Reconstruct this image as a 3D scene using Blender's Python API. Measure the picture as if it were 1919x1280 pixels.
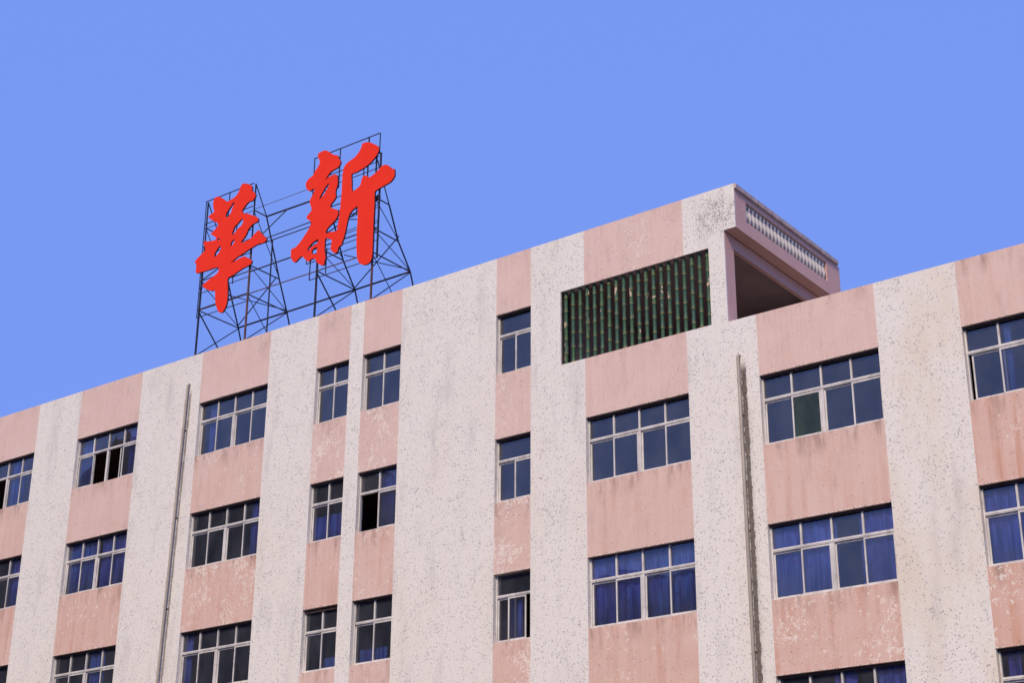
import bpy, bmesh, math, random
from mathutils import Vector, Matrix

random.seed(7)
scene = bpy.context.scene
for o in list(bpy.data.objects):
    bpy.data.objects.remove(o, do_unlink=True)
COL = scene.collection
R = math.radians

# ------------------------------------------------------------------ camera
# facade lies in the plane y = 0, the photographer stands at the origin side, 30 m in front of it
YAW, PITCH, ROLL = R(37.17595), R(22.49353), R(0.38963)
cd = bpy.data.cameras.new('camera')
cam = bpy.data.objects.new('camera', cd)
COL.objects.link(cam)
F = Vector((-math.sin(YAW) * math.cos(PITCH), math.cos(YAW) * math.cos(PITCH), math.sin(PITCH)))
R0 = Vector((math.cos(YAW), math.sin(YAW), 0))
U0 = R0.cross(F)
RX = R0 * math.cos(ROLL) + U0 * math.sin(ROLL)
UX = -R0 * math.sin(ROLL) + U0 * math.cos(ROLL)
m = Matrix((RX, UX, -F)).transposed().to_4x4()
m.translation = Vector((0, -30, 0))
cam.matrix_world = m
cd.sensor_width = 36.0
cd.lens = 36.0 * 3079.46 / 1919.0
cd.clip_end = 6000
scene.camera = cam

# ------------------------------------------------------------------ sky and sun
SUN_DIR = Vector((0.235, -0.72, 0.66)).normalized()      # towards the sun
elev = math.asin(SUN_DIR.z)
w = bpy.data.worlds.new('World')
scene.world = w
w.use_nodes = True
nt = w.node_tree
nt.nodes.clear()
sky = nt.nodes.new('ShaderNodeTexSky')
sky.sky_type = 'NISHITA'
sky.sun_disc = False
sky.sun_elevation = elev
sky.sun_rotation = math.atan2(SUN_DIR.x, SUN_DIR.y)
mix = nt.nodes.new('ShaderNodeMix')
mix.data_type = 'RGBA'
mix.inputs[0].default_value = 0.94
mix.inputs[7].default_value = (1.93, 3.30, 9.25, 1)       # the even periwinkle blue of the photographed sky
bgn = nt.nodes.new('ShaderNodeBackground')
bgn.inputs[1].default_value = 0.1
wo = nt.nodes.new('ShaderNodeOutputWorld')
nt.links.new(sky.outputs[0], mix.inputs[6])
nt.links.new(mix.outputs[2], bgn.inputs[0])
nt.links.new(bgn.outputs[0], wo.inputs[0])
sd = bpy.data.lights.new('sun', 'SUN')
sd.energy = 4.0
sd.angle = R(16)
sd.color = (1.0, 0.82, 0.58)
sun = bpy.data.objects.new('sun', sd)
sun.rotation_euler = (-SUN_DIR).to_track_quat('-Z', 'Y').to_euler()
COL.objects.link(sun)
vs = scene.view_settings
vs.view_transform = 'Standard'
vs.look = 'None'
vs.exposure = 0.0
vs.gamma = 1.0
vs.use_curve_mapping = False
scene.render.engine = 'CYCLES'

# ------------------------------------------------------------------ node helpers
class NT:
    def __init__(self, name):
        self.m = bpy.data.materials.new(name)
        self.m.use_nodes = True
        self.t = self.m.node_tree
        self.t.nodes.clear()
        self.out = self.n('ShaderNodeOutputMaterial')
    def n(self, kind, **kw):
        x = self.t.nodes.new(kind)
        for k, v in kw.items():
            setattr(x, k, v)
        return x
    def put(self, sock, v):
        if hasattr(v, 'is_linked') or isinstance(v, bpy.types.NodeSocket):
            self.t.links.new(v, sock)
        else:
            if isinstance(v, (tuple, list)) and sock.type == 'RGBA' and len(v) == 3:
                v = (*v, 1)
            sock.default_value = v
    def pos(self):
        return self.n('ShaderNodeTexCoord').outputs['Object']
    def vmath(self, op, a, b=None):
        x = self.n('ShaderNodeVectorMath', operation=op)
        self.put(x.inputs[0], a)
        if b is not None:
            self.put(x.inputs[1], b)
        return x.outputs[0]
    def math(self, op, a, b=None, c=None, clamp=False):
        x = self.n('ShaderNodeMath', operation=op, use_clamp=clamp)
        self.put(x.inputs[0], a)
        if b is not None:
            self.put(x.inputs[1], b)
        if c is not None:
            self.put(x.inputs[2], c)
        return x.outputs[0]
    def noise(self, vec, scale=1.0, detail=3.0, rough=0.55, col=False):
        x = self.n('ShaderNodeTexNoise')
        self.put(x.inputs['Vector'], vec)
        x.inputs['Scale'].default_value = scale
        x.inputs['Detail'].default_value = detail
        x.inputs['Roughness'].default_value = rough
        return x.outputs['Color' if col else 'Fac']
    def white(self, vec, col=False):
        x = self.n('ShaderNodeTexWhiteNoise', noise_dimensions='3D')
        self.put(x.inputs['Vector'], vec)
        return x.outputs['Color' if col else 'Value']
    def ramp(self, v, a, b, lo=0.0, hi=1.0, smooth=True):
        x = self.n('ShaderNodeMapRange', interpolation_type='SMOOTHSTEP' if smooth else 'LINEAR')
        self.put(x.inputs[0], v)
        x.inputs[1].default_value = a
        x.inputs[2].default_value = b
        x.inputs[3].default_value = lo
        x.inputs[4].default_value = hi
        return x.outputs[0]
    def mixc(self, fac, a, b, blend='MIX'):
        x = self.n('ShaderNodeMix', data_type='RGBA', blend_type=blend)
        self.put(x.inputs[0], fac)
        self.put(x.inputs[6], a)
        self.put(x.inputs[7], b)
        return x.outputs[2]
    def xyz(self, v):
        x = self.n('ShaderNodeSeparateXYZ')
        self.put(x.inputs[0], v)
        return x.outputs
    def attr(self, name):
        return self.n('ShaderNodeAttribute', attribute_type='OBJECT', attribute_name=name).outputs['Fac']
    def bump(self, h, strength=0.3, dist=0.01):
        x = self.n('ShaderNodeBump')
        x.inputs['Strength'].default_value = strength
        x.inputs['Distance'].default_value = dist
        self.put(x.inputs['Height'], h)
        return x.outputs[0]
    def principled(self, col, rough=0.6, normal=None, metal=0.0, spec=0.4):
        x = self.n('ShaderNodeBsdfPrincipled')
        self.put(x.inputs['Base Color'], col)
        self.put(x.inputs['Roughness'], rough)
        x.inputs['Metallic'].default_value = metal
        x.inputs['Specular IOR Level'].default_value = spec
        if normal is not None:
            self.put(x.inputs['Normal'], normal)
        self.t.links.new(x.outputs[0], self.out.inputs[0])
        return x

M = {}
TILE = 0.0255

def grout(k, p):
    """0..1 height of one small glazed mosaic tile (0 in the joint)"""
    f = k.vmath('FRACTION', p)
    x, y, z = k.xyz(f)
    def edge(v):
        a = k.math('ABSOLUTE', k.math('SUBTRACT', v, 0.5))
        return k.ramp(a, 0.36, 0.46, 1.0, 0.0)
    return k.math('MULTIPLY', edge(x), edge(z))

def tiles(k, pos):
    off = k.vmath('ADD', pos, (100.007, 100.009, 100.004))
    sc = k.vmath('MULTIPLY', off, (1 / TILE, 1 / TILE, 1 / TILE))
    return k.vmath('FLOOR', sc), grout(k, sc)

def blob(k, xyz, cx, cz, rx, rz):
    """soft mask round a spot of the wall (m)"""
    a = k.math('DIVIDE', k.math('SUBTRACT', xyz[0], cx), rx)
    b = k.math('DIVIDE', k.math('SUBTRACT', xyz[2], cz), rz)
    d = k.math('SQRT', k.math('ADD', k.math('MULTIPLY', a, a), k.math('MULTIPLY', b, b)))
    return k.ramp(d, 0.25, 1.0, 1.0, 0.0)

def mat_white_mosaic():
    k = NT('white_mosaic')
    pos = k.pos()
    P = k.xyz(pos)
    cell, g = tiles(k, pos)
    rnd = k.white(cell)
    rndc = k.xyz(k.white(k.vmath('ADD', cell, (7.3, 1.1, 3.7)), col=True))
    # body colour: slightly different tiles, broad yellowish and greyish weather stains
    body = k.mixc(rndc[0], (0.685, 0.66, 0.625), (0.775, 0.75, 0.71))
    warm = k.ramp(k.noise(k.vmath('MULTIPLY', pos, (1.0, 1.0, 0.55)), 0.55, 4), 0.42, 0.72)
    east = k.ramp(P[0], -17.5, -10.0)
    warm = k.math('MULTIPLY', warm, k.math('MULTIPLY_ADD', east, 0.95, 0.2))
    body = k.mixc(warm, body, (0.66, 0.575, 0.46))
    grey = k.ramp(k.noise(k.vmath('MULTIPLY', pos, (1.6, 1.6, 0.35)), 1.1, 5, 0.62), 0.5, 0.78)
    body = k.mixc(k.math('MULTIPLY', grey, 0.42), body, (0.36, 0.345, 0.36))
    # dark flecks: single tiles of another glaze, in loose drifts
    drift = k.noise(pos, 1.5, 4, 0.6)
    drift2 = k.noise(k.vmath('ADD', pos, (31, 0, 9)), 5.0, 3, 0.6)
    dens = k.math('MULTIPLY_ADD', k.ramp(drift, 0.38, 0.72), 0.10, 0.034)
    dens = k.math('MULTIPLY', dens, k.ramp(drift2, 0.32, 0.66, 0.25, 1.7))
    fleck = k.math('LESS_THAN', rnd, dens)
    fcol = k.mixc(rndc[1], (0.34, 0.325, 0.34), (0.58, 0.54, 0.52))
    body = k.mixc(fleck, body, fcol)
    # peeled and blackened spots
    pe = blob(k, P, -16.85, 17.35, 1.15, 0.95)
    pe = k.math('MAXIMUM', pe, k.math('MULTIPLY', blob(k, P, -21.6, 17.0, 0.9, 1.6), 0.62))
    pe = k.math('MAXIMUM', pe, k.math('MULTIPLY', blob(k, P, -21.75, 13.2, 0.35, 3.0), 0.6))
    pe = k.math('MAXIMUM', pe, k.math('MULTIPLY', blob(k, P, -24.6, 17.0, 1.7, 1.2), 0.52))
    pe = k.math('MAXIMUM', pe, k.math('MULTIPLY', blob(k, P, -30.2, 17.0, 0.9, 1.1), 0.42))
    pe = k.math('MAXIMUM', pe, k.math('MULTIPLY', blob(k, P, -12.95, 8.9, 0.2, 0.8), 0.55))
    pe = k.math('MAXIMUM', pe, k.math('MULTIPLY', blob(k, P, -11.4, 12.6, 0.25, 1.1), 0.55))
    pn = k.noise(k.vmath('MULTIPLY', pos, (1, 1, 0.8)), 6.5, 7, 0.78)
    pn = k.math('ADD', pn, k.math('MULTIPLY', k.math('SUBTRACT', rndc[2], 0.5), 0.35))
    pm = k.ramp(k.math('SUBTRACT', k.math('ADD', pn, k.math('MULTIPLY', pe, 0.31)), 0.80), 0.0, 0.14)
    pm = k.math('MULTIPLY', pm, k.ramp(pe, 0.02, 0.2))
    body = k.mixc(k.math('MULTIPLY', pm, 0.75), body, (0.22, 0.20, 0.195))
    # water tracks along the two drainpipes where the glaze has gone
    for cx, ztop, sl in ((-16.335, 13.62, -0.0026), (-34.455, 17.0, 0.0219)):
        pq = k.vmath('SUBTRACT', k.vmath('MULTIPLY', cell, (TILE, TILE, TILE)), (100.0, 100.0, 100.0))
        Q = k.xyz(pq)
        ax = k.math('MULTIPLY_ADD', k.math('SUBTRACT', P[2], ztop), sl, cx)
        d = k.math('ABSOLUTE', k.math('SUBTRACT', Q[0], ax))
        wv = k.noise(pq, 5.0, 5, 0.75)
        lim = k.math('MULTIPLY_ADD', wv, 0.125, -0.002) if cx > -20 else k.math('MULTIPLY_ADD', wv, 0.10, -0.01)
        tr = k.ramp(k.math('SUBTRACT', lim, d), -0.012, 0.012)
        tr = k.math('MULTIPLY', tr, k.ramp(P[2], ztop - 0.35, ztop, 1.0, 0.0))
        tcol = k.mixc(k.ramp(pn, 0.3, 0.7), (0.035, 0.027, 0.022), (0.15, 0.115, 0.095))
        body = k.mixc(k.math('MULTIPLY', tr, 0.97 if cx > -20 else 0.75), body, tcol)
        # open joints either side of it
        halo = k.math('MULTIPLY', k.ramp(k.math('SUBTRACT', d, k.math('MULTIPLY_ADD', drift2, 0.2, 0.05)), -0.08, 0.03, 1.0, 0.0),
                      k.ramp(P[2], ztop - 1.6, ztop - 0.6, 1.0, 0.0))
        if cx > -20:
            body = k.mixc(k.math('MULTIPLY', halo, k.math('MULTIPLY', k.math('SUBTRACT', 1.0, g), 0.8)), body, (0.2, 0.18, 0.17))
    joint = k.mixc(k.math('MULTIPLY', k.math('SUBTRACT', 1.0, g), 0.14), body, (0.33, 0.29, 0.26))
    h = k.math('MULTIPLY_ADD', rndc[1], 0.25, g)
    k.principled(joint, k.math('MULTIPLY_ADD', rndc[2], 0.25, 0.42), k.bump(h, 0.35, 0.004), spec=0.35)
    return k.m

def mat_pink_mosaic(name='pink_mosaic', tiled=True):
    k = NT(name)
    pos = k.pos()
    P = k.xyz(pos)
    cell, g = tiles(k, pos)
    rndc = k.xyz(k.white(cell, col=True))
    chips = k.attr('chips')
    stain = k.attr('stain')
    body = k.mixc(rndc[0], (0.62, 0.46, 0.415), (0.70, 0.53, 0.48)) if tiled else k.mixc(rndc[0], (0.62, 0.37, 0.295), (0.65, 0.39, 0.31))
    comb = k.white(k.vmath('MULTIPLY', cell, (1, 1, 0)))
    body = k.mixc(k.math('MULTIPLY', comb, 0.22), body, (0.50, 0.31, 0.26))
    cloud = k.ramp(k.noise(pos, 1.3, 5, 0.6), 0.35, 0.7)
    body = k.mixc(k.math('MULTIPLY', cloud, 0.55), body, (0.70, 0.535, 0.485) if tiled else (0.68, 0.42, 0.33))
    # rust-coloured vertical runs below the windows
    run = k.noise(k.vmath('MULTIPLY', pos, (4.2, 4.2, 0.28)), 1.0, 5, 0.6)
    patch = k.ramp(k.noise(k.vmath('ADD', pos, (5, 3, 2)), 0.9, 3), 0.35, 0.65)
    rm = k.math('MULTIPLY', k.ramp(run, 0.44, 0.72), k.math('MULTIPLY', k.math('MULTIPLY_ADD', patch, 0.6, 0.4), stain))
    body = k.mixc(rm, body, (0.47, 0.215, 0.13))
    orange = k.math('MULTIPLY', stain, 0.42)
    body = k.mixc(orange, body, (0.58, 0.32, 0.225))
    grime = k.ramp(k.noise(k.vmath('MULTIPLY', k.vmath('ADD', pos, (9, 9, 9)), (2.6, 2.6, 0.8)), 1.0, 6, 0.68), 0.55, 0.78)
    body = k.mixc(k.math('MULTIPLY', grime, 0.42 if tiled else 0.3), body, (0.34, 0.24, 0.21))
    fade = k.ramp(k.noise(k.vmath('ADD', pos, (40, 0, 13)), 2.4, 6, 0.7), 0.5, 0.75)
    body = k.mixc(k.math('MULTIPLY', fade, 0.4), body, (0.71, 0.57, 0.53) if tiled else (0.5, 0.3, 0.26))
    if not tiled:
        stain = 0.0
    # soot that washes off the window frames and chipped lower edges
    gz = k.xyz(k.n('ShaderNodeTexCoord').outputs['Generated'])[2]
    drip = k.ramp(k.noise(k.vmath('MULTIPLY', k.vmath('ADD', pos, (2, 7, 5)), (5.5, 5.5, 1.1)), 1.0, 5, 0.65), 0.44, 0.7)
    drip = k.math('MULTIPLY', drip, k.ramp(gz, 0.62, 1.0))
    drip = k.math('MULTIPLY', drip, k.math('MINIMUM', k.math('MULTIPLY', stain, 3.0), 0.75))
    body = k.mixc(drip, body, (0.26, 0.165, 0.13))
    lip = k.math('MULTIPLY', k.ramp(gz, 0.0, 0.035, 1.0, 0.0), k.math('GREATER_THAN', rndc[1], 0.6))
    body = k.mixc(k.math('MULTIPLY', lip, 0.75 if tiled else 0.0), body, k.mixc(k.math('GREATER_THAN', rndc[0], 0.5), (0.30, 0.24, 0.23), (0.74, 0.66, 0.60)))
    # flaked tiles: pale angular chips in drifts
    area = k.noise(k.vmath('ADD', pos, (17, 0, 4)), 1.25, 3, 0.55)
    fine = k.noise(k.vmath('MULTIPLY', pos, (1.0, 1.0, 0.8)), 7.5, 6, 0.74)
    fine = k.math('ADD', fine, k.math('MULTIPLY', k.math('SUBTRACT', rndc[1], 0.5), 0.16))
    lim = k.math('ADD', fine, k.math('MULTIPLY', k.ramp(area, 0.34, 0.68), 0.17))
    lim = k.math('ADD', lim, k.math('MULTIPLY', chips, 0.145))
    cm = k.math('MULTIPLY', k.ramp(lim, 0.795, 0.82), k.ramp(chips, 0.0, 0.1))
    body = k.mixc(k.math('MULTIPLY', cm, 0.85), body, (0.76, 0.67, 0.60))
    dk = k.math('MULTIPLY', k.math('LESS_THAN', rndc[2], k.math('MULTIPLY_ADD', chips, 0.012, 0.0025)), 0.6)
    body = k.mixc(dk, body, (0.22, 0.16, 0.15))
    if tiled:
        body = k.mixc(k.math('MULTIPLY', k.math('SUBTRACT', 1.0, g), 0.16), body, (0.42, 0.30, 0.26))
        nrm = k.bump(k.math('SUBTRACT', k.math('MULTIPLY_ADD', rndc[1], 0.25, g), k.math('MULTIPLY', cm, 1.2)), 0.35, 0.004)
    else:
        nrm = k.bump(k.noise(pos, 30, 5), 0.25, 0.01)
    k.principled(body, 0.55, nrm, spec=0.3)
    return k.m

def mat_paint(name, col, rough=0.55, var=0.12, scale=3.0, metal=0.0, spec=0.4, dirt=None, streak=1.0):
    k = NT(name)
    pos = k.pos()
    n = k.noise(k.vmath('MULTIPLY', pos, (1, 1, streak)), scale, 5, 0.6)
    dark = tuple(c * (1 - var * 1.6) for c in col)
    lite = tuple(min(1, c * (1 + var)) for c in col)
    c = k.mixc(k.ramp(n, 0.3, 0.7), dark, lite)
    if dirt:
        d = k.ramp(k.noise(k.vmath('MULTIPLY', k.vmath('ADD', pos, (3, 8, 1)), (2, 2, 0.6)), scale * 1.7, 6, 0.7), 0.5, 0.72)
        c = k.mixc(k.math('MULTIPLY', d, dirt[1]), c, dirt[0])
    k.principled(c, rough, k.bump(k.noise(pos, scale * 9, 4), 0.15, 0.004), metal, spec)
    return k.m

def mat_glass(name, tint, film, dust):
    """old tinted sheet glass: see-through, mirrors the sky, thin film of dust"""
    k = NT(name)
    pos = k.pos()
    rv = k.n('ShaderNodeObjectInfo').outputs['Random']
    shift = k.vmath('MULTIPLY', k.n('ShaderNodeCombineXYZ').outputs[0], (1, 1, 1))
    cmb = k.n('ShaderNodeCombineXYZ')
    k.put(cmb.inputs[0], k.math('MULTIPLY', rv, 40.0))
    p2 = k.vmath('ADD', pos, cmb.outputs[0])
    nrm = k.bump(k.noise(p2, 1.6, 1), 0.12, 0.02)
    tr = k.n('ShaderNodeBsdfTransparent')
    tr.inputs[0].default_value = (*tint, 1)
    df = k.n('ShaderNodeBsdfDiffuse')
    df.inputs[0].default_value = (*dust, 1)
    gl = k.n('ShaderNodeBsdfGlossy')
    gl.inputs['Roughness'].default_value = 0.015
    gl.inputs['Color'].default_value = (0.95, 0.95, 0.95, 1)
    k.put(gl.inputs['Normal'], nrm)
    lw = k.n('ShaderNodeFresnel')
    lw.inputs[0].default_value = 1.5
    fac = k.math('ADD', lw.outputs[0], film, clamp=True)
    m1 = k.n('ShaderNodeMixShader')
    k.put(m1.inputs[0], k.ramp(k.noise(k.vmath('MULTIPLY', p2, (1, 1, 0.6)), 2.2, 4), 0.25, 0.8, 0.08, 0.2))
    k.t.links.new(tr.outputs[0], m1.inputs[1])
    k.t.links.new(df.outputs[0], m1.inputs[2])
    m2 = k.n('ShaderNodeMixShader')
    k.put(m2.inputs[0], fac)
    k.t.links.new(m1.outputs[0], m2.inputs[1])
    k.t.links.new(gl.outputs[0], m2.inputs[2])
    k.t.links.new(m2.outputs[0], k.out.inputs[0])
    return k.m

def mat_curtain():
    k = NT('blue_curtain')
    pos = k.pos()
    n = k.noise(k.vmath('MULTIPLY', pos, (9, 9, 0.6)), 1.0, 3)
    rv = k.n('ShaderNodeObjectInfo').outputs['Random']
    c = k.mixc(k.ramp(n, 0.3, 0.7), (0.05, 0.07, 0.40), k.mixc(rv, (0.20, 0.42, 0.95), (0.30, 0.32, 1.0)))
    spots = k.ramp(k.noise(pos, 4.5, 4, 0.65), 0.52, 0.64)
    c = k.mixc(k.math('MULTIPLY', spots, 0.5), c, (0.16, 0.06, 0.42))
    k.principled(c, 0.85, None, spec=0.1)
    return k.m

def mat_bamboo():
    """green glazed tube made like bamboo, yellow at the joints, glaze broken to the clay in places"""
    k = NT('green_glazed_tube')
    pos = k.pos()
    P = k.xyz(pos)
    seed = k.math('MULTIPLY', k.n('ShaderNodeObjectInfo').outputs['Random'], 31.0)
    cmb = k.n('ShaderNodeCombineXYZ')
    k.put(cmb.inputs[0], seed)
    k.put(cmb.inputs[1], k.math('MULTIPLY', seed, 1.7))
    p2 = k.vmath('ADD', pos, cmb.outputs[0])
    ringband = k.noise(k.vmath('MULTIPLY', p2, (0.6, 0.6, 1.0)), 34.0, 2)
    c = k.mixc(k.ramp(ringband, 0.35, 0.65), (0.028, 0.066, 0.052), (0.052, 0.118, 0.088))
    c = k.mixc(k.ramp(k.noise(p2, 3.0, 3), 0.35, 0.7), c, (0.045, 0.105, 0.05))
    # joints every NODE metres
    ph = k.math('FRACT', k.math('DIVIDE', k.math('ADD', P[2], 50.0), 0.37))
    near = k.ramp(k.math('ABSOLUTE', k.math('SUBTRACT', ph, 0.5)), 0.03, 0.06, 1.0, 0.0)
    c = k.mixc(k.math('MULTIPLY', near, 0.75), c, (0.27, 0.235, 0.10))
    br = k.ramp(k.noise(k.vmath('MULTIPLY', p2, (2.0, 2.0, 1.0)), 2.3, 3, 0.6), 0.64, 0.655)
    c = k.mixc(br, c, (0.52, 0.39, 0.30))
    k.principled(c, k.math('MULTIPLY_ADD', br, 0.3, 0.5), k.bump(ringband, 0.3, 0.004), spec=0.2)
    return k.m

M['white'] = mat_white_mosaic()
M['pink'] = mat_pink_mosaic()
M['pink_render'] = mat_pink_mosaic('pink_render', tiled=False)
M['alu'] = mat_paint('window_aluminium', (0.60, 0.58, 0.565), 0.42, 0.12, 4.0, dirt=((0.28, 0.235, 0.20), 0.65), streak=0.4)
M['glass'] = mat_glass('tinted_glass', (0.74, 0.77, 0.88), 0.068, (0.19, 0.205, 0.26))
M['green_glass'] = mat_glass('green_glass', (0.2, 0.3, 0.22), 0.0, (0.22, 0.32, 0.19))
M['dark_brown'] = mat_paint('plain_dark_brown', (0.05, 0.036, 0.036), 0.8, 0.25, 5.0)  # dark brown of the grille jamb and of the painted window-head shade
M['curtain'] = mat_curtain()
M['bamboo'] = mat_bamboo()
M['room'] = mat_paint('room_plaster', (0.34, 0.25, 0.23), 0.85, 0.1, 1.0)
M['terrace'] = mat_paint('terrace_plaster', (0.30, 0.22, 0.205), 0.85, 0.1, 1.0)
M['concrete'] = mat_paint('roof_concrete', (0.33, 0.30, 0.265), 0.85, 0.15, 0.8)
M['coping'] = mat_paint('coping_render', (0.50, 0.385, 0.35), 0.7, 0.15, 4.0, dirt=((0.14, 0.11, 0.105), 0.75))
M['balu'] = mat_paint('baluster_white', (0.60, 0.555, 0.50), 0.6, 0.12, 6.0, dirt=((0.30, 0.26, 0.22), 0.6))
M['pipe'] = mat_paint('pipe_pvc', (0.37, 0.325, 0.275), 0.45, 0.12, 3.0, dirt=((0.24, 0.18, 0.13), 0.55), streak=0.3)
M['red'] = mat_paint('sign_red', (0.77, 0.039, 0.022), 0.8, 0.02, 2.0, spec=0.04)
M['dark_edge'] = mat_paint('sign_return', (0.035, 0.02, 0.03), 0.6, 0.1, 3.0)
M['steel'] = mat_paint('dark_steel', (0.020, 0.020, 0.030), 0.5, 0.25, 5.0, dirt=((0.10, 0.045, 0.03), 0.5))
M['rust'] = mat_paint('rusted_steel', (0.12, 0.055, 0.045), 0.75, 0.25, 5.0)
M['ground'] = mat_paint('paved_ground', (0.085, 0.08, 0.075), 0.9, 0.15, 0.25)
M['far_wall'] = mat_paint('far_wall', (0.075, 0.082, 0.10), 0.8, 0.15, 0.4)
M['far_glass'] = mat_paint('far_glass', (0.03, 0.035, 0.045), 0.2, 0.1, 1.0)
M['far_roof'] = mat_paint('far_roof', (0.06, 0.05, 0.055), 0.8, 0.15, 0.6)

# ------------------------------------------------------------------ mesh helpers
class MB:
    def __init__(self):
        self.v, self.f, self.mi = [], [], []
    def box(self, x0, x1, y0, y1, z0, z1):
        b = len(self.v)
        self.v += [(x, y, z) for z in (z0, z1) for y in (y0, y1) for x in (x0, x1)]
        self.f += [tuple(b + i for i in q) for q in ((0, 2, 3, 1), (4, 5, 7, 6), (0, 1, 5, 4), (2, 6, 7, 3), (0, 4, 6, 2), (1, 3, 7, 5))]
        return self
    def bar(self, a, b, t, t2=None):
        a, b = Vector(a), Vector(b)
        d = (b - a).normalized()
        s = d.cross(Vector((0, 1, 0))) if abs(d.y) < 0.9 else d.cross(Vector((0, 0, 1)))
        s.normalize()
        u = d.cross(s)
        h, h2 = t / 2, (t2 or t) / 2
        k = len(self.v)
        for p in (a, b):
            for i, j in ((-1, -1), (1, -1), (1, 1), (-1, 1)):
                self.v.append(tuple(p + s * (i * h) + u * (j * h2)))
        self.f += [tuple(k + i for i in q) for q in ((3, 2, 1, 0), (4, 5, 6, 7), (0, 1, 5, 4), (1, 2, 6, 5), (2, 3, 7, 6), (3, 0, 4, 7))]
        return self
    def lathe(self, prof, seg=14, cx=0, cy=0):
        k = len(self.v)
        n = len(prof)
        for r, z in prof:
            for i in range(seg):
                a = 2 * math.pi * i / seg
                self.v.append((cx + r * math.cos(a), cy + r * math.sin(a), z))
        for j in range(n - 1):
            for i in range(seg):
                i2 = (i + 1) % seg
                self.f.append((k + j * seg + i, k + j * seg + i2, k + (j + 1) * seg + i2, k + (j + 1) * seg + i))
        self.f.append(tuple(k + i for i in reversed(range(seg))))
        self.f.append(tuple(k + (n - 1) * seg + i for i in range(seg)))
        return self
    def tube(self, pts, r, seg=12):
        pts = [Vector(p) for p in pts]
        k = len(self.v)
        prev = None
        for i, p in enumerate(pts):
            d = (pts[min(i + 1, len(pts) - 1)] - pts[max(i - 1, 0)]).normalized()
            s = Vector((1, 0, 0))
            s = (s - d * s.dot(d)).normalized()
            u = d.cross(s)
            for q in range(seg):
                a = 2 * math.pi * q / seg
                self.v.append(tuple(p + s * (r * math.cos(a)) + u * (r * math.sin(a))))
        for j in range(len(pts) - 1):
            for i in range(seg):
                i2 = (i + 1) % seg
                self.f.append((k + j * seg + i, k + j * seg + i2, k + (j + 1) * seg + i2, k + (j + 1) * seg + i))
        self.f.append(tuple(k + i for i in reversed(range(seg))))
        self.f.append(tuple(k + (len(pts) - 1) * seg + i for i in range(seg)))
        return self
    def mesh(self, name, mat, smooth=False):
        me = bpy.data.meshes.new(name)
        me.from_pydata(self.v, [], self.f)
        me.materials.append(mat)
        if smooth:
            for p in me.polygons:
                p.use_smooth = True
            try:
                me.set_sharp_from_angle(angle=R(40))
            except Exception:
                pass
        me.update()
        return me

def bevel(me, width, seg=1):
    bm = bmesh.new()
    bm.from_mesh(me)
    bmesh.ops.recalc_face_normals(bm, faces=bm.faces)
    bmesh.ops.bevel(bm, geom=[e for e in bm.edges if e.calc_face_angle(0) > 0.6], offset=width, segments=seg, affect='EDGES')
    bm.to_mesh(me)
    bm.free()
    return me

def link(name, me, parent=None, loc=(0, 0, 0), base=None):
    o = bpy.data.objects.new(name, me)
    COL.objects.link(o)
    if parent is not None:
        o.parent = parent
        b = parent.matrix_basis.translation
        pp = parent.parent
        while pp is not None:
            b = b + pp.matrix_basis.translation
            pp = pp.parent
        o.location = Vector(loc) - b
    else:
        o.location = loc
    return o

def thing(name, label, cat, loc, group=None):
    o = bpy.data.objects.new(name, None)
    COL.objects.link(o)
    o.location = loc
    o['label'] = label
    o['category'] = cat
    if group:
        o['group'] = group
    return o

GZ = -1.6
# ------------------------------------------------------------------ ground
g = MB()
g.v = [(-1500, -1500, GZ), (1500, -1500, GZ), (1500, 1500, GZ), (-1500, 1500, GZ)]
g.f = [(0, 1, 2, 3)]
go = link('ground', g.mesh('ground', M['ground']))
go['kind'] = 'structure'

# ------------------------------------------------------------------ the building
BLD = thing('factory_building', 'long five-storey building clad in white and pink mosaic with rows of aluminium windows', 'building', (-26, 6, GZ))

ROWT = [16.417, 13.114, 9.737, 6.535]
ROWB = [14.793, 11.497, 8.104, 4.90]
ROOF, ROOF2 = 18.0, 14.581
TH = 0.24
COLS = {  # left, right, number of lights
    'Z': (-49.24, -46.44, 4), 'A': (-44.30, -41.51, 4), 'B': (-39.45, -36.67, 4), 'C': (-34.05, -31.28, 4),
    'D': (-29.44, -28.23, 2), 'E': (-27.74, -26.40, 2), 'F': (-23.25, -22.17, 1), 'G': (-20.56, -17.745, 4),
    'H': (-15.945, -13.12, 4), 'I': (-11.29, -8.47, 4), 'J': (-6.64, -3.82, 4)}
order = 'ZABCDEFGHIJ'
XL, XR = -50.5, -2.2
END, FASC = -16.654, -16.342             # end wall of the top storey; its overhanging parapet
gX0, gX1, gZ0, gZ1 = -21.27, -17.08, 14.614, 16.542   # opening with the green tubes

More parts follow.
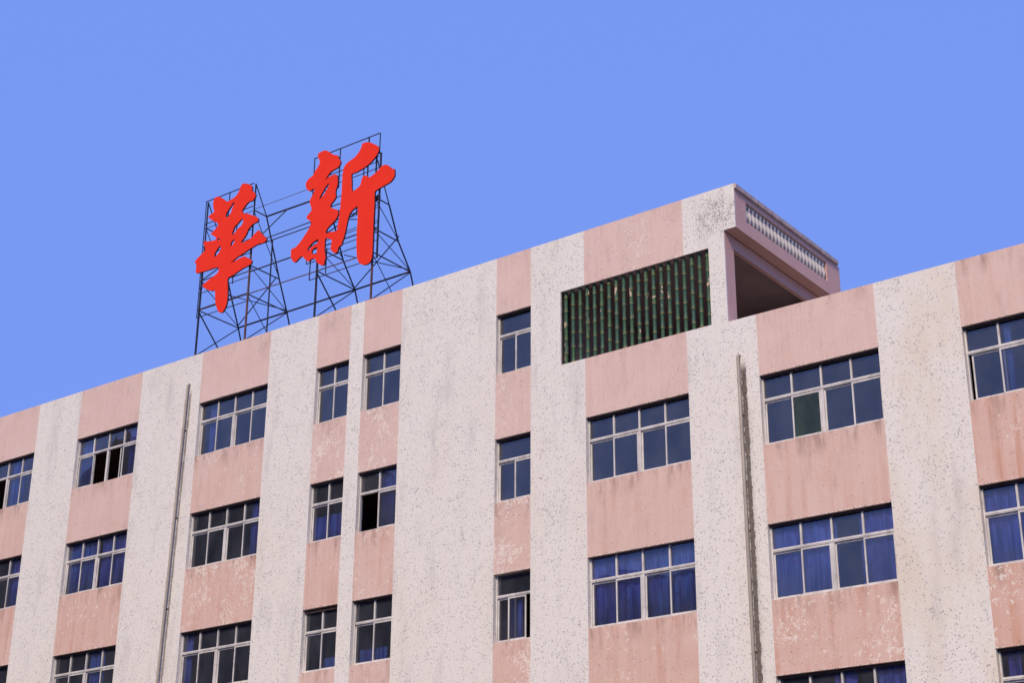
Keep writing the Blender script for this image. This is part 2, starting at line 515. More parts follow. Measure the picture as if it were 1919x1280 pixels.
# white piers, full height, 3 mm proud of the pink panels
def pier(boxes, name='pier'):
    mb = MB()
    for b in boxes:
        mb.box(b[0], b[1], -0.003, b[4] if len(b) > 4 else TH, b[2], b[3])
    return link(name, mb.mesh(name, M['white']), BLD)
edges = [(XL, COLS['Z'][0])] + [(COLS[a][1], COLS[b][0]) for a, b in zip(order, order[1:])] + [(COLS['J'][1], XR)]
for (x0, x1), nxt in zip(edges, order + ' '):
    if nxt == 'G':
        pier([(x0, x1, GZ, gZ0), (x0, gX0, gZ0, gZ1, 0.05), (x0, x1, gZ1, ROOF)])
    elif nxt == 'H':
        pier([(x0, x1, GZ, ROOF2)])
        # upper length of this pier, a thin skin at the corner of the end wall
        pier([(x0, END, ROOF2, gZ0, 0.03), (gX1, END, gZ0, gZ1, 0.03), (x0, END, gZ1, 16.88, 0.03), (x0, FASC, 16.88, ROOF, 0.03)])
    else:
        top = ROOF if x1 < -17 else ROOF2
        pier([(x0, x1, GZ, top)])

CH = {'D1': 1.0, 'E1': 0.9, 'C1': 0.55, 'C2': 0.95, 'B2': 0.6, 'F1': 0.6, 'F2': 1.0, 'D2': 0.3, 'E2': 0.75, 'G3': 0.35,
      'H3': 0.75, 'I3': 0.65, 'A1': 0.35, 'A2': 0.5, 'B1': 0.15, 'F3': 0.9, 'C3': 0.7, 'D3': 0.5, 'E3': 0.5, 'G0': 0.45, 'I2': 0.3}
ST = {'I3': 1.0, 'I2': 0.75, 'H3': 0.5, 'H2': 0.32, 'G3': 0.5, 'G2': 0.25, 'C2': 0.5, 'B2': 0.6, 'A2': 0.6, 'F2': 0.2, 'E2': 0.3,
      'D2': 0.42, 'C1': 0.3, 'A1': 0.35, 'B1': 0.15, 'F3': 0.4, 'H1': 0.1, 'I1': 0.22, 'D1': 0.15, 'E1': 0.12}
for c in order:
    x0, x1, n = COLS[c]
    upper = x1 < -17
    zt = ROOF if upper else ROOF2
    rows = range(4) if upper else range(1, 4)
    if c == 'G':
        spans = [(gZ1, ROOF, 0), (ROWT[1], gZ0, 1)] + [(ROWT[r + 1], ROWB[r], r + 1) for r in (1, 2)] + [(GZ, ROWB[3], 4)]
    else:
        rr = list(rows)
        spans = [(ROWT[rr[0]], zt, rr[0])] + [(ROWT[r + 1], ROWB[r], r + 1) for r in rr[:-1]] + [(GZ, ROWB[3], 4)]
    for z0, z1, i in spans:
        o = link('wall_panel', MB().box(x0, x1, 0, TH, z0, z1).mesh('wall_panel', M['pink']), BLD)
        o['chips'] = CH.get(c + str(i), 0.0)
        o['stain'] = ST.get(c + str(i), 0.05) + (0.0, 0.03, 0.12, 0.2, 0.2)[i]

# carcass behind the skin: slabs, cross wall, roof decks, back and end walls
for z in (13.70, 10.35, 7.05, 3.8, 0.6):
    link('floor_slab', MB().box(XL + .1, XR - .1, TH + .002, 7.0, z, z + 0.22).mesh('floor_slab', M['room']), BLD)
link('roof_deck', MB().box(XL + .1, END - 0.02, TH + .002, 7.0, 16.86, 17.06).mesh('roof_deck', M['terrace']), BLD)
link('roof_deck', MB().box(END + .002, XR - .1, TH + .002, 7.0, 13.925, 13.99).mesh('roof_deck', M['concrete']), BLD)
link('back_wall', MB().box(XL, XR, 7.002, 7.2, GZ, 13.92).box(XL, -21.6, 7.002, 7.2, 13.92, ROOF).mesh('back_wall', M['pink_render']), BLD)
link('cross_wall', MB().box(-21.8, -21.6, TH + .002, 7.0, 13.925, 16.855).mesh('cross_wall', M['room']), BLD)
link('inner_wall', MB().box(XL + .1, -21.82, 5.0, 5.1, 13.93, 16.85).box(XL + .1, XR - .1, 5.0, 5.1, 4.05, 13.68).mesh('inner_wall', M['room']), BLD)
link('parapet', MB().box(XL, -21.6, 7.21, 7.4, 16.9, 17.7).mesh('parapet', M['coping']), BLD)
link('side_wall', MB().box(XL - .2, XL - .002, 0, 7.2, GZ, ROOF).mesh('side_wall', M['pink_render']), BLD)
link('side_wall', MB().box(XR + .002, XR + .2, 0, 7.2, GZ, ROOF2).mesh('side_wall', M['pink_render']), BLD)

# --- covered terrace at the end of the top storey
YB = 5.15
def pr(name, *boxes, mat='pink_render', bev=0.0):
    mb = MB()
    for b in boxes:
        mb.box(*b)
    me = mb.mesh(name, M[mat])
    if bev:
        bevel(me, bev)
    o = link(name, me, BLD)
    o['chips'] = 0.0
    o['stain'] = 0.1
    return o
pr('corner_post', (END - 0.36, END, 0.032, 0.43, 13.995, 16.55))
pr('corner_post', (END - 0.36, END, 4.55, YB, 13.995, 16.55))
pr('ring_beam', (END - 0.10, END, 0.032, YB, 16.552, 16.858))
pr('grille_jamb', (gX0 - 0.25, gX0 - 0.001, .052, 0.4, gZ0, gZ1), mat='dark_brown')
pr('terrace_wall', (-21.6, END - .37, YB - .15, YB, 13.995, 16.85), mat='terrace')
pr('parapet_base', (FASC - 0.31, FASC, 0.032, YB, 16.88, 17.205))
pr('parapet_head', (FASC - 0.31, FASC, 0.032, YB, 17.735, 17.862))
pr('parapet_pier', (FASC - 0.31, FASC, 0.032, 0.53, 17.207, 17.733))
pr('parapet_pier', (FASC - 0.31, FASC, 4.62, YB, 17.207, 17.733))
pr('parapet_backing', (FASC - 0.31, FASC - 0.15, 0.532, 4.618, 17.207, 17.733), mat='balu')
pr('coping', (FASC - 0.38, FASC + 0.055, 0.0, YB + 0.08, 17.866, ROOF - 0.004), mat='coping', bev=0.012)
pr('parapet_rear', (-21.6, FASC, YB + .002, YB + .2, 16.86, 17.86))
# balusters
prof = [(0.048, 0.0), (0.048, 0.035), (0.036, 0.05), (0.062, 0.10), (0.084, 0.17), (0.082, 0.24), (0.062, 0.32), (0.042, 0.375), (0.044, 0.395), (0.056, 0.415), (0.062, 0.445), (0.056, 0.475), (0.04, 0.49), (0.05, 0.50), (0.05, 0.526)]
bme = MB().lathe(prof, 16).mesh('baluster', M['balu'], smooth=True)
NB = 23
for i in range(NB):
    y = 0.532 + (i + 0.5) * (4.618 - 0.532) / NB
    link('baluster', bme, BLD, (FASC - 0.085, y, 17.207))

# --- green tubes in the opening
tz0, tz1 = gZ0 - 0.0, gZ1
for i in range(20):
    x = gX0 + 0.085 + i * (gX1 - gX0 - 0.19) / 19
    zz = tz0
    # joints sit where the material has its yellow bands (fractions of 0.37 m, own phase per tube)
    ph = random.random() * 0.37
    prof = [(0.047, tz0 - 18 + 0.0)]
    base = math.floor((tz0 - 18 + 50 - ph) / 0.37) * 0.37 + 0.185 - 50 + ph
    z = base
    pts = []
    while z < tz1 - 18 + 0.4:
        for dz, r in ((-0.022, 0.047), (-0.010, 0.053), (0.0, 0.049), (0.010, 0.054), (0.022, 0.0475), (0.12, 0.045), (0.25, 0.045)):
            pts.append((r, z + dz))
        z += 0.37
    pts = [(r, z) for r, z in pts if tz0 - 18 + 0.004 < z < tz1 - 18 - 0.004]
    prof = [(0.047, tz0 - 18 + 0.002)] + pts + [(0.047, tz1 - 18 - 0.002)]
    me = MB().lathe([(r, z - ph) for r, z in prof], 12).mesh('bamboo_tube', M['bamboo'], smooth=True)
    link('bamboo_tube', me, BLD, (x, 0.12 + random.uniform(-0.004, 0.004), 18 + ph))

# --- windows
YF0, YF1 = 0.105, 0.17
def curtain(win, x0, x1, z0, z1, y=0.34):
    n = max(6, int((x1 - x0) / 0.035))
    mb = MB()
    a, b, c = random.uniform(0, 6), random.uniform(16, 26), random.uniform(40, 55)
    for i in range(n + 1):
        x = x0 + (x1 - x0) * i / n
        for z in (z0, z1):
            am = 0.03 if z == z0 else 0.02
            mb.v.append((x, y + am * math.sin(a + b * x) + 0.012 * math.sin(c * x), z))
    for i in range(n):
        k = 2 * i
        mb.f.append((k, k + 2, k + 3, k + 1))
    me = mb.mesh('curtain', M['curtain'], smooth=True)
    o = link('curtain', me, win)
    so = o.modifiers.new('thickness', 'SOLIDIFY')
    so.thickness = 0.004
    return o

def leaf(win, x0, x1, z0, z1, y, pane='glass', glazed=True):
    """one sliding sash with its sheet of glass"""
    st, rl, d = 0.034, 0.045, 0.026
    mb = MB().box(x0, x0 + st, y, y + d, z0, z1).box(x1 - st, x1, y, y + d, z0, z1)
    mb.box(x0 + st, x1 - st, y + .001, y + d - .001, z0, z0 + rl).box(x0 + st, x1 - st, y + .001, y + d - .001, z1 - rl, z1)
    link('sash', mb.mesh('sash', M['alu']), win)
    px0, px1, pz0, pz1 = x0 + st - .004, x1 - st + .004, z0 + rl - .004, z1 - rl + .004
    sheet(win, px0, px1, pz0, pz1, y + d / 2, pane)

def sheet(win, x0, x1, z0, z1, y, mat='glass'):
    """a pane: hung a hair out of true, as old glass is"""
    t1, t2 = random.gauss(0, 0.0016), random.gauss(0, 0.0016)
    cx, cz = (x0 + x1) / 2, (z0 + z1) / 2
    mb = MB()
    mb.v = [(x, y + (x - cx) * t1 + (z - cz) * t2, z) for x, z in ((x0, z0), (x1, z0), (x1, z1), (x0, z1))]
    mb.f = [(0, 1, 2, 3)]
    link('pane', mb.mesh('pane', M[mat]), win)

def window(c, r, curt=(), shift=None, green=None):
    x0, x1, n = COLS[c]
    z0, z1 = ROWB[r], ROWT[r]
    if c + str(r + 1) in DZ:
        z1 += DZ[c + str(r + 1)]
    e = 0.004
    x0 += e; x1 -= e; z0 += e; z1 -= e
    fw, tw = 0.032, 0.066
    zt = z0 + (z1 - z0) * 0.655
    mb = MB()
    mb.box(x0, x0 + fw, YF0, YF1, z0, z1).box(x1 - fw, x1, YF0, YF1, z0, z1)
    mb.box(x0 + fw, x1 - fw, YF0 + .002, YF1, z1 - 0.022, z1).box(x0 + fw, x1 - fw, YF0 + .002, YF1, z0, z0 + 0.045)
    mb.box(x0 + fw, x1 - fw, YF0 - .004, YF1, zt - tw / 2, zt + tw / 2)
    mb.box(x0 + fw, x1 - fw, YF0 - .012, YF0 - .004, zt - 0.012, zt + 0.004)
    nl = 4 if n == 4 else 2
    nu = n
    W_ = x1 - x0
    for i in range(1, nu):
        xm = x0 + W_ * i / nu
        hw = 0.021
        mb.box(xm - hw, xm + hw, YF0 + .004, YF1, zt + tw / 2, z1 - 0.022)
    if nl == 4:
        xm = (x0 + x1) / 2
        mb.box(xm - 0.04, xm + 0.04, YF0, YF1, z0 + 0.045, zt - tw / 2)
    win = link('window', mb.mesh('window', M['alu']), BLD)
    link('head_shade_strip', MB().box(x0 + .001, x1 - .001, YF0 - 0.03, YF0 + 0.001, z1 - 0.052, z1 - .001).mesh('head_shade_strip', M['dark_brown']), win)  # dark strip painted in for the shade under the lintel
    # upper lights
    for i in range(nu):
        a = x0 + W_ * i / nu + (fw if i == 0 else 0.021) - .004
        b = x0 + W_ * (i + 1) / nu - (fw if i == nu - 1 else 0.021) + .004
        sheet(win, a, b, zt + tw / 2 - .004, z1 - 0.018, YF0 + 0.04)
    # sliding sashes, the left one of each pair runs in the rear track
    zs0, zs1 = z0 + 0.03, zt - tw / 2 + 0.002
    pairs = [(x0 + fw, (x0 + x1) / 2 - 0.04), ((x0 + x1) / 2 + 0.04, x1 - fw)] if nl == 4 else [(x0 + fw, x1 - fw)]
    k = 0
    for a, b in pairs:
        wd = (b - a) / 2 + 0.019
        for side in (0, 1):
            xa = a if side == 0 else b - wd
            sh = (shift or {}).get(k, 0.0)
            y = YF0 + (0.036 if side == 0 else 0.006)
            leaf(win, xa + sh, xa + sh + wd, zs0, zs1, y, 'green_glass' if green == k else 'glass')
            k += 1
    for f0, f1, h0, h1 in curt:
        curtain(win, x0 + W_ * f0, x0 + W_ * f1, z0 - .1 + (z1 - z0) * h0, z0 + (z1 - z0) * h1, 0.235 + random.uniform(0, .03))
    return win

DZ = {'D3': -0.04, 'F3': 0.06, 'G3': 0.04}
FULL = (0.0, 1.06)
SPEC = {
    'A1': dict(curt=[(0.52, 0.76, *FULL)], shift={1: -0.5}),
    'A2': dict(curt=[(0.05, 0.35, *FULL), (0.72, 1.0, *FULL)]),
    'B1': dict(curt=[(-0.02, 0.22, *FULL), (0.80, 1.02, *FULL)], shift={0: 0.05, 1: -0.60, 2: 0.50}),
    'B2': dict(curt=[(0.0, 0.47, *FULL), (0.53, 1.02, *FULL)]),
    'B3': dict(curt=[(0.5, 0.76, *FULL)]),
    'C1': dict(curt=[(0.10, 0.2, *FULL)]),
    'C2': dict(curt=[(0.80, 1.02, *FULL)]),
    'C3': dict(curt=[(0.02, 0.10, *FULL)]),
    'D1': dict(curt=[(0.86, 0.97, *FULL)]),
    'D2': dict(curt=[(0.0, 1.0, 0.0, 0.46)]),
    'D3': dict(curt=[(0.5, 1.0, 0.0, 0.22)]),
    'E2': dict(curt=[(0.5, 1.02, *FULL)], shift={0: 0.58}),
    'E3': dict(curt=[(0.1, 0.75, 0.0, 0.25)]),
    'F3': dict(curt=[(0.30, 0.62, 0.0, 0.64)], shift={1: -0.17}),
    'G3': dict(curt=[(-.02, 0.30, *FULL), (0.26, 0.62, *FULL), (0.6, 1.03, *FULL)]),
    'H2': dict(green=1),
    'H3': dict(curt=[(-.02, 0.52, *FULL), (0.70, 1.03, *FULL)]),
    'H4': dict(curt=[(0.76, 1.02, *FULL), (0.42, 0.6, *FULL)]),
    'I2': dict(curt=[(0.27, 0.32, *FULL)], shift={0: 0.06}),
    'I3': dict(curt=[(-.02, 0.5, *FULL), (0.5, 1.03, *FULL)]),
    'I4': dict(curt=[(0.04, 0.13, *FULL)]),
}
for c in order:
    for r in range(4):
        if r == 0 and (c == 'G' or COLS[c][1] > -17):
            continue
        window(c, r, **SPEC.get(c + str(r + 1), {}))

# --- drainpipes with a bend into the wall at the top, collars and clips
def drainpipe(xt, xb, ztop, label):
    pts = [(xt, 0.06, ztop), (xt, 0.0, ztop), (xt, -0.05, ztop - 0.012), (xt, -0.075, ztop - 0.04), (xt, -0.08, ztop - 0.09)]
    n = 12
    for i in range(1, n + 1):
        z = ztop - 0.09 - (ztop - 0.09 - GZ) * i / n
        pts.append((xt + (xb - xt) * i / n, -0.08, z))
    o = link('drainpipe', MB().tube(pts, 0.037, 14).mesh('drainpipe', M['pipe'], smooth=True), BLD)
    o['label'] = label
    z = ztop - 0.62
    while z > GZ + 1:
        t = (ztop - z) / (ztop - GZ)
        x = xt + (xb - xt) * t
        me = MB().tube([(x, -0.08, z - 0.05), (x, -0.08, z + 0.05)], 0.0415, 14).mesh('collar', M['pipe'], smooth=True)
        link('collar', me, o)
        me = MB().box(x - 0.055, x + 0.055, -0.02, 0.0, z - 0.82, z - 0.79).box(x - 0.008, x + 0.008, -0.045, -0.02, z - 0.82, z - 0.79).mesh('clip', M['rust'])
        link('clip', me, o)
        z -= 2.6
drainpipe(-16.41, -16.37, 13.70, 'grey-brown drainpipe on the white pier right of the terrace')
drainpipe(-34.52, -34.93, 17.10, 'grey-brown drainpipe on the white pier at the left')

# ------------------------------------------------------------------ rooftop sign
SIGN = thing('rooftop_sign', 'two big red brush-written characters on a dark steel scaffold above the parapet', 'sign', (-31, 0.12, 18))
HUA= [[(0.638,5.205),(0.77,5.152),(0.906,5.062),(0.972,5.014),(0.999,4.815),(1.087,4.766),(1.151,4.686),(1.165,4.619),(1.121,4.555),(1.057,4.497),(0.93,4.509),(0.861,4.501),(0.743,4.415),(0.653,4.331),(0.615,4.287),(0.686,4.192),(0.769,4.14),(0.869,4.121),(1.002,4.044),(1.149,3.96),(1.266,3.892),(1.321,3.838),(1.376,3.749),(1.283,3.711),(1.132,3.697),(1.014,3.626),(0.937,3.561),(0.917,3.479),(0.844,3.369),(0.74,3.29),(0.685,3.23),(0.708,3.19),(0.805,3.195),(1.025,3.219),(1.132,3.253),(1.208,3.329),(1.326,3.392),(1.391,3.428),(1.468,3.34),(1.605,3.192),(1.723,3.081),(1.77,3.014),(1.733,2.97),(1.629,2.925),(1.461,2.962),(1.353,2.95),(1.205,2.917),(1.056,2.895),(0.868,2.84),(0.678,2.796),(0.541,2.769),(0.435,2.712),(0.271,2.677),(0.441,2.656),(0.604,2.697),(0.769,2.716),(0.88,2.717),(0.968,2.66),(1.087,2.573),(1.198,2.498),(1.21,2.43),(1.16,2.38),(1.052,2.356),(0.889,2.337),(0.672,2.289),(0.457,2.219),(0.319,2.202),(0.251,2.189),(0.231,2.108),(0.245,1.975),(0.267,1.84),(0.29,1.619),(0.286,1.45),(0.261,1.286),(0.201,1.195),(0.152,1.133),(0.085,1.108),(0.013,1.126),(-0.064,1.189),(-0.149,1.328),(-0.217,1.496),(-0.248,1.676),(-0.267,1.853),(-0.284,1.933),(-0.47,1.95),(-0.623,2.045),(-0.777,2.141),(-0.842,2.213),(-0.82,2.273),(-0.681,2.312),(-0.49,2.391),(-0.351,2.418),(-0.271,2.461),(-0.204,2.497),(-0.188,2.613),(-0.213,2.664),(-0.409,2.685),(-0.695,2.687),(-0.926,2.696),(-1.189,2.724),(-1.206,2.795),(-1.191,2.99),(-1.244,3.071),(-1.288,3.128),(-1.189,3.222),(-0.942,3.353),(-0.873,3.378),(-0.862,3.464),(-0.9,3.541),(-0.962,3.66),(-0.956,3.736),(-0.805,3.677),(-0.598,3.637),(-0.453,3.624),(-0.407,3.678),(-0.465,3.732),(-0.528,3.779),(-0.606,3.836),(-0.685,3.899),(-0.589,3.942),(-0.467,4.019),(-0.373,4.08),(-0.397,4.166),(-0.491,4.239),(-0.678,4.362),(-0.822,4.484),(-0.853,4.527),(-0.787,4.564),(-0.645,4.593),(-0.592,4.641),(-0.645,4.724),(-0.681,4.872),(-0.687,4.976),(-0.654,5.079),(-0.586,5.12),(-0.483,5.106),(-0.376,5.055),(-0.25,4.955),(-0.124,4.848),(-0.061,4.795),(0.079,4.819),(0.22,4.844),(0.329,4.889),(0.405,4.978),(0.454,5.064),(0.475,5.136),(0.525,5.2),(0.581,5.214)],[(0.248,4.705),(0.272,4.659),(0.194,4.537),(0.139,4.375),(0.078,4.281),(-0.005,4.257),(-0.081,4.295),(-0.064,4.414),(0.027,4.498),(0.13,4.601),(0.208,4.679)],[(0.656,4.015),(0.709,3.959),(0.706,3.872),(0.65,3.789),(0.528,3.748),(0.423,3.668),(0.345,3.603),(0.291,3.579),(0.264,3.626),(0.305,3.725),(0.349,3.845),(0.457,3.89),(0.562,3.97)],[(0.421,3.409),(0.398,3.356),(0.352,3.26),(0.272,3.217),(0.238,3.216),(0.247,3.323),(0.297,3.385),(0.365,3.41)],[(-0.212,3.378),(-0.159,3.274),(-0.181,3.214),(-0.258,3.137),(-0.35,3.064),(-0.419,3.039),(-0.432,3.164),(-0.356,3.253),(-0.279,3.33)],[(-0.313,3.65),(-0.236,3.599),(-0.269,3.56),(-0.349,3.59),(-0.361,3.642)]]
XIN= [[(-1.157,5.225),(-1.061,5.244),(-0.942,5.254),(-0.832,5.232),(-0.718,5.151),(-0.616,5.057),(-0.541,4.992),(-0.369,4.916),(-0.338,4.876),(-0.327,4.813),(-0.25,4.718),(-0.228,4.632),(-0.264,4.554),(-0.343,4.501),(-0.461,4.489),(-0.578,4.467),(-0.669,4.408),(-0.758,4.317),(-0.842,4.225),(-0.709,4.302),(-0.568,4.326),(-0.426,4.32),(-0.353,4.281),(-0.31,4.165),(-0.3,4.005),(-0.316,3.892),(-0.364,3.79),(-0.361,3.672),(-0.342,3.559),(-0.407,3.482),(-0.508,3.406),(-0.551,3.351),(-0.523,3.281),(-0.425,3.216),(-0.305,3.166),(-0.225,3.084),(-0.214,2.994),(-0.249,2.908),(-0.314,2.831),(-0.419,2.767),(-0.555,2.692),(-0.644,2.622),(-0.667,2.552),(-0.647,2.492),(-0.542,2.506),(-0.425,2.496),(-0.283,2.458),(-0.241,2.455),(-0.217,2.63),(-0.191,2.776),(-0.178,2.925),(-0.165,3.095),(-0.152,3.226),(-0.142,3.468),(-0.13,3.659),(-0.132,3.952),(-0.135,4.188),(-0.111,4.377),(-0.06,4.488),(0.031,4.547),(0.146,4.579),(0.306,4.625),(0.396,4.684),(0.484,4.773),(0.559,4.886),(0.565,4.973),(0.657,4.988),(0.774,4.966),(0.892,4.913),(1.035,4.816),(1.154,4.728),(1.222,4.646),(1.23,4.566),(1.179,4.456),(1.081,4.362),(0.949,4.268),(0.815,4.205),(0.657,4.159),(0.474,4.13),(0.336,4.116),(0.214,4.135),(0.227,3.994),(0.248,3.832),(0.25,3.676),(0.289,3.532),(0.391,3.564),(0.503,3.606),(0.581,3.649),(0.598,3.76),(0.637,3.883),(0.681,3.918),(0.762,3.902),(0.833,3.86),(0.894,3.792),(1.018,3.82),(1.151,3.874),(1.284,3.947),(1.348,4.013),(1.438,4.017),(1.529,3.997),(1.622,3.934),(1.717,3.827),(1.752,3.781),(1.83,3.781),(1.846,3.67),(1.852,3.544),(1.778,3.454),(1.692,3.395),(1.537,3.368),(1.336,3.336),(1.158,3.296),(1.133,3.246),(1.135,3.074),(1.14,2.984),(1.143,2.698),(1.135,2.418),(1.139,2.135),(1.142,1.761),(1.144,1.389),(1.133,1.244),(1.09,1.146),(1.003,1.096),(0.869,1.097),(0.731,1.163),(0.636,1.254),(0.578,1.4),(0.546,1.652),(0.525,1.939),(0.525,2.222),(0.53,2.409),(0.535,2.635),(0.526,2.886),(0.513,3.023),(0.401,2.981),(0.289,2.928),(0.224,2.862),(0.174,2.743),(0.137,2.582),(0.112,2.438),(0.075,2.277),(0.037,2.156),(-0.023,2.012),(-0.043,1.952),(-0.123,1.946),(-0.154,1.889),(-0.171,1.8),(-0.239,1.775),(-0.322,1.805),(-0.408,1.886),(-0.449,1.973),(-0.433,2.083),(-0.405,2.189),(-0.456,2.261),(-0.553,2.317),(-0.65,2.365),(-0.675,2.324),(-0.679,2.172),(-0.675,1.981),(-0.636,1.818),(-0.613,1.754),(-0.648,1.651),(-0.663,1.523),(-0.745,1.536),(-0.83,1.578),(-0.917,1.65),(-0.994,1.748),(-1.041,1.837),(-1.131,1.853),(-1.213,1.837),(-1.256,1.783),(-1.344,1.845),(-1.445,1.931),(-1.538,2.053),(-1.62,2.038),(-1.712,1.977),(-1.827,1.919),(-1.904,1.983),(-1.972,2.079),(-2.003,2.165),(-2.008,2.379),(-1.962,2.405),(-1.864,2.393),(-1.748,2.451),(-1.601,2.573),(-1.457,2.725),(-1.347,2.848),(-1.271,2.961),(-1.245,3.022),(-1.343,3.119),(-1.47,3.226),(-1.462,3.272),(-1.36,3.359),(-1.269,3.419),(-1.286,3.493),(-1.344,3.629),(-1.376,3.737),(-1.346,3.82),(-1.279,3.898),(-1.216,4.016),(-1.203,4.111),(-1.318,4.098),(-1.401,4.074),(-1.49,4.142),(-1.558,4.242),(-1.58,4.369),(-1.538,4.455),(-1.422,4.528),(-1.302,4.55),(-1.239,4.68),(-1.148,4.75),(-1.082,4.849),(-1.043,4.917),(-1.121,5.062),(-1.153,5.173)],[(-0.636,4.095),(-0.644,4.035),(-0.709,3.937),(-0.796,3.827),(-0.885,3.737),(-1.012,3.678),(-0.96,3.779),(-0.872,3.89),(-0.807,3.987),(-0.718,4.078)],[(-0.947,2.418),(-0.935,2.342),(-0.973,2.286),(-1.09,2.262),(-1.207,2.237),(-1.273,2.17),(-1.329,2.128),(-1.351,2.192),(-1.304,2.265),(-1.191,2.348),(-1.076,2.392)],[(-0.978,2.182),(-0.964,2.082),(-0.976,1.99),(-1.021,1.955),(-1.142,1.999),(-1.182,2.068),(-1.152,2.136),(-1.083,2.164)]]

def smooth_poly(pts, it=2):
    """Chaikin rounding that keeps the sharp brush tips fairly sharp"""
    for _ in range(it):
        out = []
        n = len(pts)
        for i in range(n):
            a, b = pts[i], pts[(i + 1) % n]
            out.append((a[0] * .8 + b[0] * .2, a[1] * .8 + b[1] * .2))
            out.append((a[0] * .2 + b[0] * .8, a[1] * .2 + b[1] * .8))
        pts = out
    return pts

def character(loops, x0, label):
    cu = bpy.data.curves.new('outline', 'CURVE')
    cu.dimensions = '2D'
    cu.fill_mode = 'BOTH'
    cu.extrude = 0.026
    for lp in loops:
        lp = smooth_poly(lp, 2)
        s = cu.splines.new('POLY')
        s.points.add(len(lp) - 1)
        for q, (x, z) in zip(s.points, lp):
            q.co = (x, z, 0, 1)
        s.use_cyclic_u = True
    tmp = bpy.data.objects.new('outline', cu)
    COL.objects.link(tmp)
    dg = bpy.context.evaluated_depsgraph_get()
    me = bpy.data.meshes.new_from_object(tmp.evaluated_get(dg))
    bpy.data.objects.remove(tmp, do_unlink=True)
    bpy.data.curves.remove(cu)
    for v in me.vertices:                    # stand the outline up: local z becomes depth
        x, y, z = v.co
        v.co = (x, -z, y)
    me.materials.clear()
    me.materials.append(M['red'])
    me.materials.append(M['dark_edge'])
    me.update()
    for p in me.polygons:
        p.use_smooth = False
        p.material_index = 0 if abs(p.normal.y) > 0.7 else 1
    me.name = 'sign_character'
    o = link('sign_character', me, SIGN, (x0, 0.02, 18))
    o['label'] = label
    return o
character(HUA, -33.5, 'red brush-written character at the left of the sign')
character(XIN, -28.7, 'red brush-written character at the right of the sign')

YS = 0.12
def strut(a, b, t=0.035, mat='steel', name='strut'):
    t *= 0.76
    return link(name, MB().bar(a, b, t).mesh(name, M[mat]), SIGN)

ROOFZ = 17.06
def tower(xl, xr, fl, fr, apex, nodes, rails, stiles):
    for x, q in ((xl, 'l'), (xr, 'r')):
        strut((x, YS, ROOF + .004), (x, YS, 21.0), 0.06, 'rust' if q == 'r' else 'steel', 'post')
        strut((x, YS, 21.0), (x, YS, apex), 0.045, 'steel', 'post')
        link('foot_plate', MB().box(x - .11, x + .11, YS - .1, YS + .1, ROOF + .001, ROOF + .018).mesh('foot_plate', M['rust']), SIGN)
        # raking rear leg
        leg = [(YS, apex)] + nodes + [(2.62, ROOFZ)]
        for (ya, za), (yb, zb) in zip(leg, leg[1:]):
            strut((x, ya, za), (x, yb, zb), 0.042 if zb < 21 else 0.03, 'steel', 'rear_leg')
        for y, z in nodes:
            strut((x, YS, z), (x, y, z), 0.036, 'steel', 'tie')
        zz = [z for _, z in nodes]
        for i in range(len(nodes) - 1):
            strut((x, YS, zz[i] - 0.03), (x, nodes[i + 1][0], zz[i + 1] + 0.03), 0.022, 'steel', 'brace')
        strut((x, YS, nodes[-1][1] - .05), (x, 2.45, ROOFZ + 0.02), 0.04 if q == 'l' else 0.022, 'steel', 'brace')
        strut((x, YS, ROOF + .05), (x, nodes[-1][0], nodes[-1][1] - 0.03), 0.035, 'steel', 'brace')
    # lattice that carries the lettering
    for z, a, b, t in rails:
        strut((a, YS - .045, z), (b, YS - .045, z), t, 'steel', 'rail')
    for x, z0, z1, t in stiles:
        strut((x, YS - .03, z0), (x, YS - .03, z1), t, 'steel', 'stile')

L1, R1 = -34.54, -32.49
tower(L1, R1, 0, 0, 23.12, [(0.64, 22.24), (1.33, 20.43), (1.73, 19.5)],
      [(23.14, -34.6, -32.53, .03), (22.36, -34.58, -32.5, .026), (22.2, -34.58, -32.5, .018), (21.59, -34.58, -32.5, .024), (21.28, -34.58, -32.5, .024),
       (21.0, -34.58, -32.5, .02), (20.82, -34.58, -32.5, .024), (20.45, -34.58, -32.5, .03), (20.22, -34.58, -32.5, .03),
       (20.04, -34.56, -32.5, .022), (19.52, -34.55, -32.5, .026), (19.26, -34.57, -32.5, .024)],
      [(-34.59, 19.26, 23.14, .026), (-33.57, 19.75, 23.14, .03), (-33.15, 20.0, 21.9, .03)])
L2, R2 = -29.75, -27.66
tower(L2, R2, 0, 0, 22.45, [(0.72, 21.19), (1.16, 20.22), (1.71, 19.49)],
      [(23.16, -30.06, -27.53, .03), (22.57, -28.2, -27.53, .026), (22.42, -30.05, -27.53, .024), (22.26, -30.05, -27.53, .018), (22.05, -30.05, -27.53, .022),
       (21.6, -30.05, -27.53, .024), (21.36, -30.05, -27.53, .03), (21.14, -30.05, -27.53, .04), (20.88, -30.05, -27.5, .022), (20.8, -30.05, -27.5, .022),
       (20.4, -30.05, -27.5, .02), (20.33, -30.05, -27.5, .02), (20.18, -30.05, -27.5, .035), (20.03, -30.05, -27.5, .022),
       (19.79, -30.15, -27.5, .024), (19.25, -30.0, -27.5, .024)],
      [(-30.06, 21.0, 23.16, .03), (-30.0, 19.25, 20.4, .03), (-29.05, 21.9, 23.16, .032), (-28.75, 21.3, 22.3, .05), (-27.95, 21.9, 23.16, .04),
       (-28.1, 21.9, 22.5, .03), (-27.53, 22.5, 23.16, .03), (-27.47, 19.25, 22.52, .055), (-29.38, 19.3, 20.1, .03), (-30.15, 19.79, 20.1, .025), (-28.3, 20.8, 21.2, .035)])
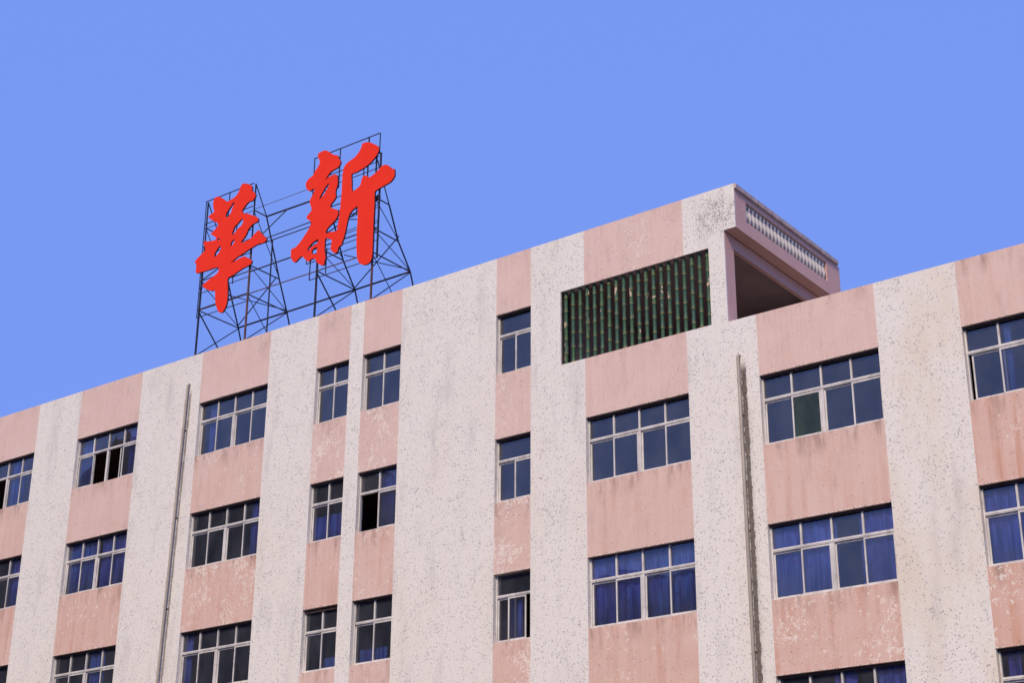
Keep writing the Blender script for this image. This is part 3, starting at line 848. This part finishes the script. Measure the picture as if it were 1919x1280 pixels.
strut((R2 - .25, YS + .05, 21.05), (R2 + .12, YS + .05, 21.2), 0.12, 'steel', 'gusset')
# members that join the two towers
strut((L1, 1.73, 19.5), (R2, 1.71, 19.49), 0.05, 'steel', 'long_rail')
strut((R1, 0.64, 22.24), (L2, 0.66, 22.2), 0.05, 'steel', 'long_rail')
strut((R1, YS, 22.27), (L2 - .3, YS, 22.25), 0.016, 'rust', 'long_rail')
strut((R1, YS + .3, 21.22), (L2, YS + .3, 21.2), 0.03, 'steel', 'long_rail')
strut((R1, YS, 21.14), (L2, YS, 21.14), 0.028, 'steel', 'long_rail')
strut((R1, YS, 20.22), (L2, YS, 20.22), 0.038, 'steel', 'long_rail')
strut((L1, YS, 19.52), (R2, YS, 19.48), 0.03, 'rust', 'long_rail')
strut((-31.6, YS, ROOF), (-31.62, YS, 21.0), 0.04, 'steel', 'post')
strut((R1, YS, 21.1), (R1 + .9, 0.64, 22.24), 0.03, 'steel', 'brace')
for xl, xr in ((L1, R1), (L2, R2)):      # X bracing of the rear faces
    strut((xl, 1.70, 19.55), (xr, 1.18, 20.4), 0.03, 'steel', 'brace')
    strut((xr, 1.70, 19.55), (xl, 1.18, 20.4), 0.03, 'steel', 'brace')
    strut((xl, YS, 20.5), (xr, YS, 21.1), 0.03, 'steel', 'brace')
    strut((xr, YS, 20.5), (xl, YS, 21.1), 0.03, 'steel', 'brace')
# sill rail along the parapet
strut((L1 - .1, YS, ROOF + .03), (R2 + 1.1, YS, ROOF + .03), 0.022, 'rust', 'sill_rail')

# ------------------------------------------------------------------ unseen block across the yard, added to mirror dark in the lower windows
OPP = thing('added_opposite_block', 'plain grey block across the yard, unseen, added to mirror dark in the lower windows', 'building', (-80, -58, GZ))
def block(x0, x1, h0, h1, name='wall'):
    """wing of the added unseen block, with a roof line that falls from h0 to h1"""
    k = MB()
    k.v = [(x0, -52, GZ), (x1, -52, GZ), (x1, -52, h1), (x0, -52, h0), (x0, -64, GZ), (x1, -64, GZ), (x1, -64, h1), (x0, -64, h0)]
    k.f = [(0, 1, 2, 3), (5, 4, 7, 6), (1, 5, 6, 2), (4, 0, 3, 7), (3, 2, 6, 7), (0, 4, 5, 1)]
    link(name, k.mesh(name, M['far_wall']), OPP)  # wall of the added unseen block
block(-150, -100.01, 37, 37)
block(-100, -76.01, 36.5, 36.5)
block(-76, -46.01, 29, 24)
block(-46, -15, 18.5, 18.5)
k = MB()
k.v = [(-118, -51.6, 36.99), (-84, -51.6, 36.99), (-84, -64.4, 36.99), (-118, -64.4, 36.99), (-101, -51.6, 44), (-101, -64.4, 44)]
k.f = [(0, 1, 4), (1, 2, 5, 4), (2, 3, 5), (3, 0, 4, 5), (3, 2, 1, 0)]
link('roof', k.mesh('roof', M['far_roof']), OPP)  # roof of the added unseen block
wme = MB().box(-1.1, 1.1, 0, 0.05, -0.8, 0.8).mesh('window', M['far_glass'])  # window mesh of the added unseen block
for r in range(5):
    for c in range(28):
        link('window', wme, OPP, (-138 + 4.3 * c, -52.0, 2 + 3.3 * r))  # windows of the added unseen block
